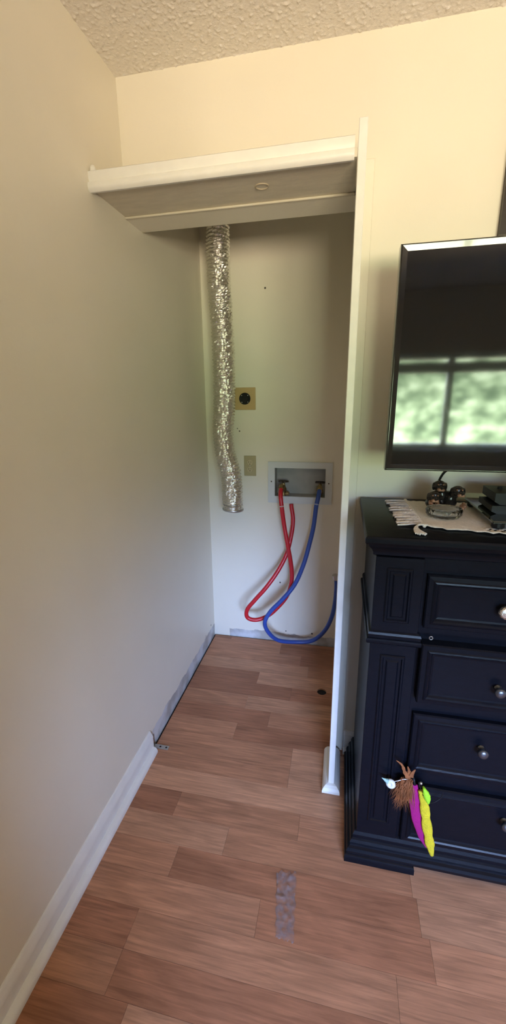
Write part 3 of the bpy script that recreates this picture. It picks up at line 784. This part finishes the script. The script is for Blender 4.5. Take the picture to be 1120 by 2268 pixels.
for k in range(32):
    v = (k + 0.5) / 32
    y = -0.155 + 0.292 * v
    x0_ = 0.967 + 0.011 * (1 - v)
    ln_ = 0.066 + random.uniform(-0.008, 0.006)
    dy = random.uniform(-0.010, 0.008)
    z_ = ZT + 0.0062
    pts = [(x0_, y, z_ + 0.002), (x0_ - ln_ * 0.35, y + dy * 0.4 + random.uniform(-0.003, 0.003), z_ + random.uniform(0, 0.003)), (x0_ - ln_ * 0.7, y + dy * 0.8, z_ + random.uniform(0, 0.002)), (x0_ - ln_, y + dy, z_ - 0.001)]
    rr = random.uniform(0.0019, 0.0029)
    part('fringe_tassel', tube(bmesh.new(), catmull(pts, 5), lambda f: rr * (0.75 + 0.5 * f), 7), M_lace, t, True)
for k in range(7):
    o_ = (k - 3) * 0.0028
    part('corner_tassel', tube(bmesh.new(), catmull([(0.985, -0.150, ZT + 0.008), (0.962, -0.158 + o_ * 0.3, ZT + 0.010), (0.951 + o_ * 0.4, -0.180, ZT + 0.0075), (0.952 + o_ * 1.0, -0.204, ZT + 0.006), (0.957 + o_ * 1.5, -0.222 - 0.004 * (k % 3), ZT + 0.005)], 6), 0.0024, 7), M_lace, t, True)

# pressed glass dish
t = thing('glass_dish', 'small clear pressed glass dish in front of the dog figurine', 'dish', (1.045, -0.052, ZT + 0.006))
bm = bmesh.new()
prof = [(0.030, 0.0), (0.040, 0.002), (0.045, 0.010), (0.046, 0.020), (0.044, 0.027), (0.041, 0.028), (0.039, 0.022), (0.036, 0.012), (0.026, 0.008), (0, 0.007)]
seg = 48; rings = []
for r, z in prof:
    if r == 0: rings.append([bm.verts.new((1.045, -0.052, ZT + 0.0065 + z))]); continue
    rings.append([bm.verts.new((1.045 + 1.06 * (r + (0.0016 * math.sin(a * 16 + z * 160) if 0.001 < z < 0.026 and r > 0.039 else 0)) * math.cos(a), -0.052 + 0.92 * (r + (0.0016 * math.sin(a * 16 + z * 160) if 0.001 < z < 0.026 and r > 0.039 else 0)) * math.sin(a), ZT + 0.0065 + z)) for a in [2 * math.pi * k / seg for k in range(seg)]])
for A, B in zip(rings, rings[1:]):
    for k in range(seg):
        if len(B) == 1: bm.faces.new((A[k], A[(k + 1) % seg], B[0]))
        else: bm.faces.new((A[k], A[(k + 1) % seg], B[(k + 1) % seg], B[k]))
bm.faces.new(rings[0][::-1])
part('bowl', bm, M_glass, t, True)

# dog figurine: three puppies huddled together
t = thing('dog_figurine', 'glazed figurine of three black and tan puppies on the lace runner', 'figurine', (1.06, 0.03, ZT + 0.006))
def blob(name, balls, mat_, parent, vox=0.0022):
    bm = bmesh.new()
    for c, r in balls:
        rr = r if isinstance(r, tuple) else (r, r, r)
        q = bmesh.ops.create_uvsphere(bm, u_segments=16, v_segments=12, radius=1.0)
        for v in q['verts']: v.co = Vector((c[0] + v.co.x * rr[0], c[1] + v.co.y * rr[1], c[2] + v.co.z * rr[2]))
    o = part(name, bm, mat_, parent, True)
    md = o.modifiers.new('r', 'REMESH'); md.mode = 'VOXEL'; md.voxel_size = vox
    sm = o.modifiers.new('s', 'SMOOTH'); sm.iterations = 4; sm.factor = 0.5
    bpy.context.view_layer.update()
    evaluated(o)
    for p in o.data.polygons: p.use_smooth = True
    return o
def puppy(hx, hy, hz, bx, by, bz, face, parent):
    """head centre, body centre, facing (dx,dz) of the muzzle in x"""
    r = 0.019
    mzx = hx + face * 0.012
    zb = ZT + 0.007
    body = [((bx, by, bz), (0.021, 0.024, 0.024)), ((bx, by + 0.004, zb + 0.018), (0.024, 0.026, 0.018)), (((bx + hx) / 2, (by + hy) / 2, (bz + hz) / 2), 0.015), ((hx, hy, hz), (r, r * 0.95, r * 0.85)), ((hx, hy - 0.004, hz + 0.007), (0.014, 0.013, 0.010)),
            ((hx - 0.017, hy - 0.002, hz - 0.002), (0.005, 0.007, 0.013)), ((hx + 0.017, hy - 0.002, hz - 0.002), (0.005, 0.007, 0.013)), ((mzx, hy - 0.014, hz - 0.006), (0.010, 0.012, 0.008))]
    b = blob('puppy', body, M_dogblack, parent)
    blob('muzzle', [((mzx - 0.004, hy - 0.020, hz - 0.009), (0.0075, 0.008, 0.0055)), ((mzx + 0.005, hy - 0.019, hz - 0.010), (0.006, 0.008, 0.005))], M_dogtan, b, 0.0015)
    part('nose', lathe(bmesh.new(), [(0, -0.003), (0.003, 0), (0, 0.003)], 8, Matrix.Translation((mzx, hy - 0.028, hz - 0.005))), M_blackpl, b, True)
    for s_ in (-1, 1):
        blob('brow_spot', [((hx + face * 0.004 + s_ * 0.007, hy - 0.0165, hz + 0.006), (0.0028, 0.003, 0.0022))], M_dogtan, b, 0.001)
        part('eye', lathe(bmesh.new(), [(0, -0.0024), (0.0017, -0.0017), (0.0024, 0), (0.0017, 0.0017), (0, 0.0024)], 10, Matrix.Translation((hx + face * 0.004 + s_ * 0.0075, hy - 0.0168, hz + 0.0015))), M_tvframe, b, True)
    return b
p1 = puppy(1.028, 0.012, 1.171, 1.033, 0.034, 1.152, 0.0, t)
p2 = puppy(1.046, 0.040, 1.199, 1.056, 0.058, 1.168, 0.1, t)
p3 = puppy(1.096, 0.030, 1.186, 1.080, 0.050, 1.158, 0.6, t)
for x, y, z, pp in ((1.018, -0.002, 1.152, p1), (1.036, -0.002, 1.151, p1), (1.118, 0.020, 1.142, p3), (1.112, 0.018, 1.136, p3)):
    blob('paw', [((x, y, z), (0.007, 0.009, 0.006)), ((x, y + 0.010, z + 0.003), (0.006, 0.008, 0.007))], M_dogtan, pp, 0.0015)

# television on its stand
TX0, TX1, TZ0, TZ1, TY = 0.868, 1.872, 1.2655, 1.8215, -0.100
tv = thing('television', 'large flat black television standing on the dresser', 'television', (1.37, -0.06, ZT + 0.006))
bz = bmesh.new()
B_ = 0.017
for A, Bq in (((0, TY + 0.035), (0, TY + 0.004)),):
    pass
panel = [(0.0, TY + 0.040), (0.0, TY + 0.006), (0.0015, TY + 0.002), (0.004, TY), (0.0045, TY + 0.00005), (B_, TY + 0.0026)]
def ringx(bm, i, y): return [bm.verts.new((TX0 + i, y, TZ0 + i)), bm.verts.new((TX1 - i, y, TZ0 + i)), bm.verts.new((TX1 - i, y, TZ1 - i)), bm.verts.new((TX0 + i, y, TZ1 - i))]
R_ = [ringx(bz, i, y) for i, y in panel + [(B_, TY + 0.008), (0.002, TY + 0.040)]]
for p_, q_ in zip(R_, R_[1:] ):
    for k in range(4): bz.faces.new((p_[k], p_[(k + 1) % 4], q_[(k + 1) % 4], q_[k]))
part('bezel', bz, M_tvframe, tv)
part('screen', BX(TX0 + B_ - 0.001, TX1 - B_ + 0.001, TY + 0.0030, TY + 0.0075, TZ0 + B_ - 0.001, TZ1 - B_ + 0.001), M_screen, tv)
part('back_cover', BX(TX0 + 0.003, TX1 - 0.003, TY + 0.0125, TY + 0.052, TZ0 + 0.003, TZ1 - 0.003, bev=0.008, seg=2), M_blackpl, tv)
part('back_housing', BX(TX0 + 0.14, TX1 - 0.14, TY + 0.050, TY + 0.085, TZ0 + 0.03, TZ1 - 0.16, bev=0.012, seg=2), M_blackpl, tv)
part('stand_plate', BX(1.140, 1.600, -0.160, 0.110, ZT + 0.0215, ZT + 0.0295, bev=0.0025), M_glassbase, tv)
for x in (1.160, 1.580):
    for y in (-0.140, 0.090):
        part('stand_foot', lathe(bmesh.new(), [(0.014, ZT + 0.0066), (0.016, ZT + 0.010), (0.016, ZT + 0.0215)], 16, Matrix.Translation((x, y, 0))), M_blackpl, tv)
part('stand_block', prism(bmesh.new(), [(1.172, ZT + 0.0295), (1.568, ZT + 0.0295), (1.582, ZT + 0.036), (1.582, ZT + 0.052), (1.158, ZT + 0.052), (1.158, ZT + 0.036)], 'y', -0.085, 0.030), M_blackpl, tv)
part('stand_block', prism(bmesh.new(), [(1.182, ZT + 0.052), (1.558, ZT + 0.052), (1.572, ZT + 0.060), (1.572, ZT + 0.084), (1.168, ZT + 0.084), (1.168, ZT + 0.060)], 'y', -0.070, 0.040), M_blackpl, tv)
part('stand_neck', BX(1.31, 1.43, -0.045, 0.02, ZT + 0.084, 1.45, bev=0.006), M_blackpl, tv)
part('stand_tip', lathe(bmesh.new(), [(0.008, 0), (0.006, 0.006), (0, 0.007)], 12, Matrix.Translation((1.20, 0.0, ZT + 0.084))), M_blackpl, tv)
part('power_cable', tube(bmesh.new(), catmull([(1.054, -0.052, 1.285), (1.052, -0.020, 1.262), (1.050, 0.035, 1.235), (1.050, 0.085, 1.195), (1.052, 0.115, 1.150), (1.06, 0.150, 1.128)], 8), 0.0038, 8), M_blackpl, tv, True)

# picture frame on the wall above the television
t = thing('picture_frame', 'dark framed picture hanging on the wall above the television', 'picture', (1.34, YH, 1.908))
fx0, fx1, fz0, fz1 = 1.163, 1.52, 1.908, 2.33
fb = wall_holes(bmesh.new(), [fx0, fx0 + 0.016, fx1 - 0.016, fx1], [fz0, fz0 + 0.016, fz1 - 0.016, fz1], lambda i, j: i == 1 and j == 1, YH - 0.020, YH - 0.001, 'y')
part('frame', fb, M_frame, t)
part('mat_board', BX(fx0 + 0.0155, fx1 - 0.0155, YH - 0.008, YH - 0.002, fz0 + 0.0155, fz1 - 0.0155), mat('mat_board', (0.75, 0.70, 0.66), 0.7), t)
part('print', BX(fx0 + 0.030, fx1 - 0.030, YH - 0.0095, YH - 0.008, fz0 + 0.030, fz1 - 0.030), M_photo, t)
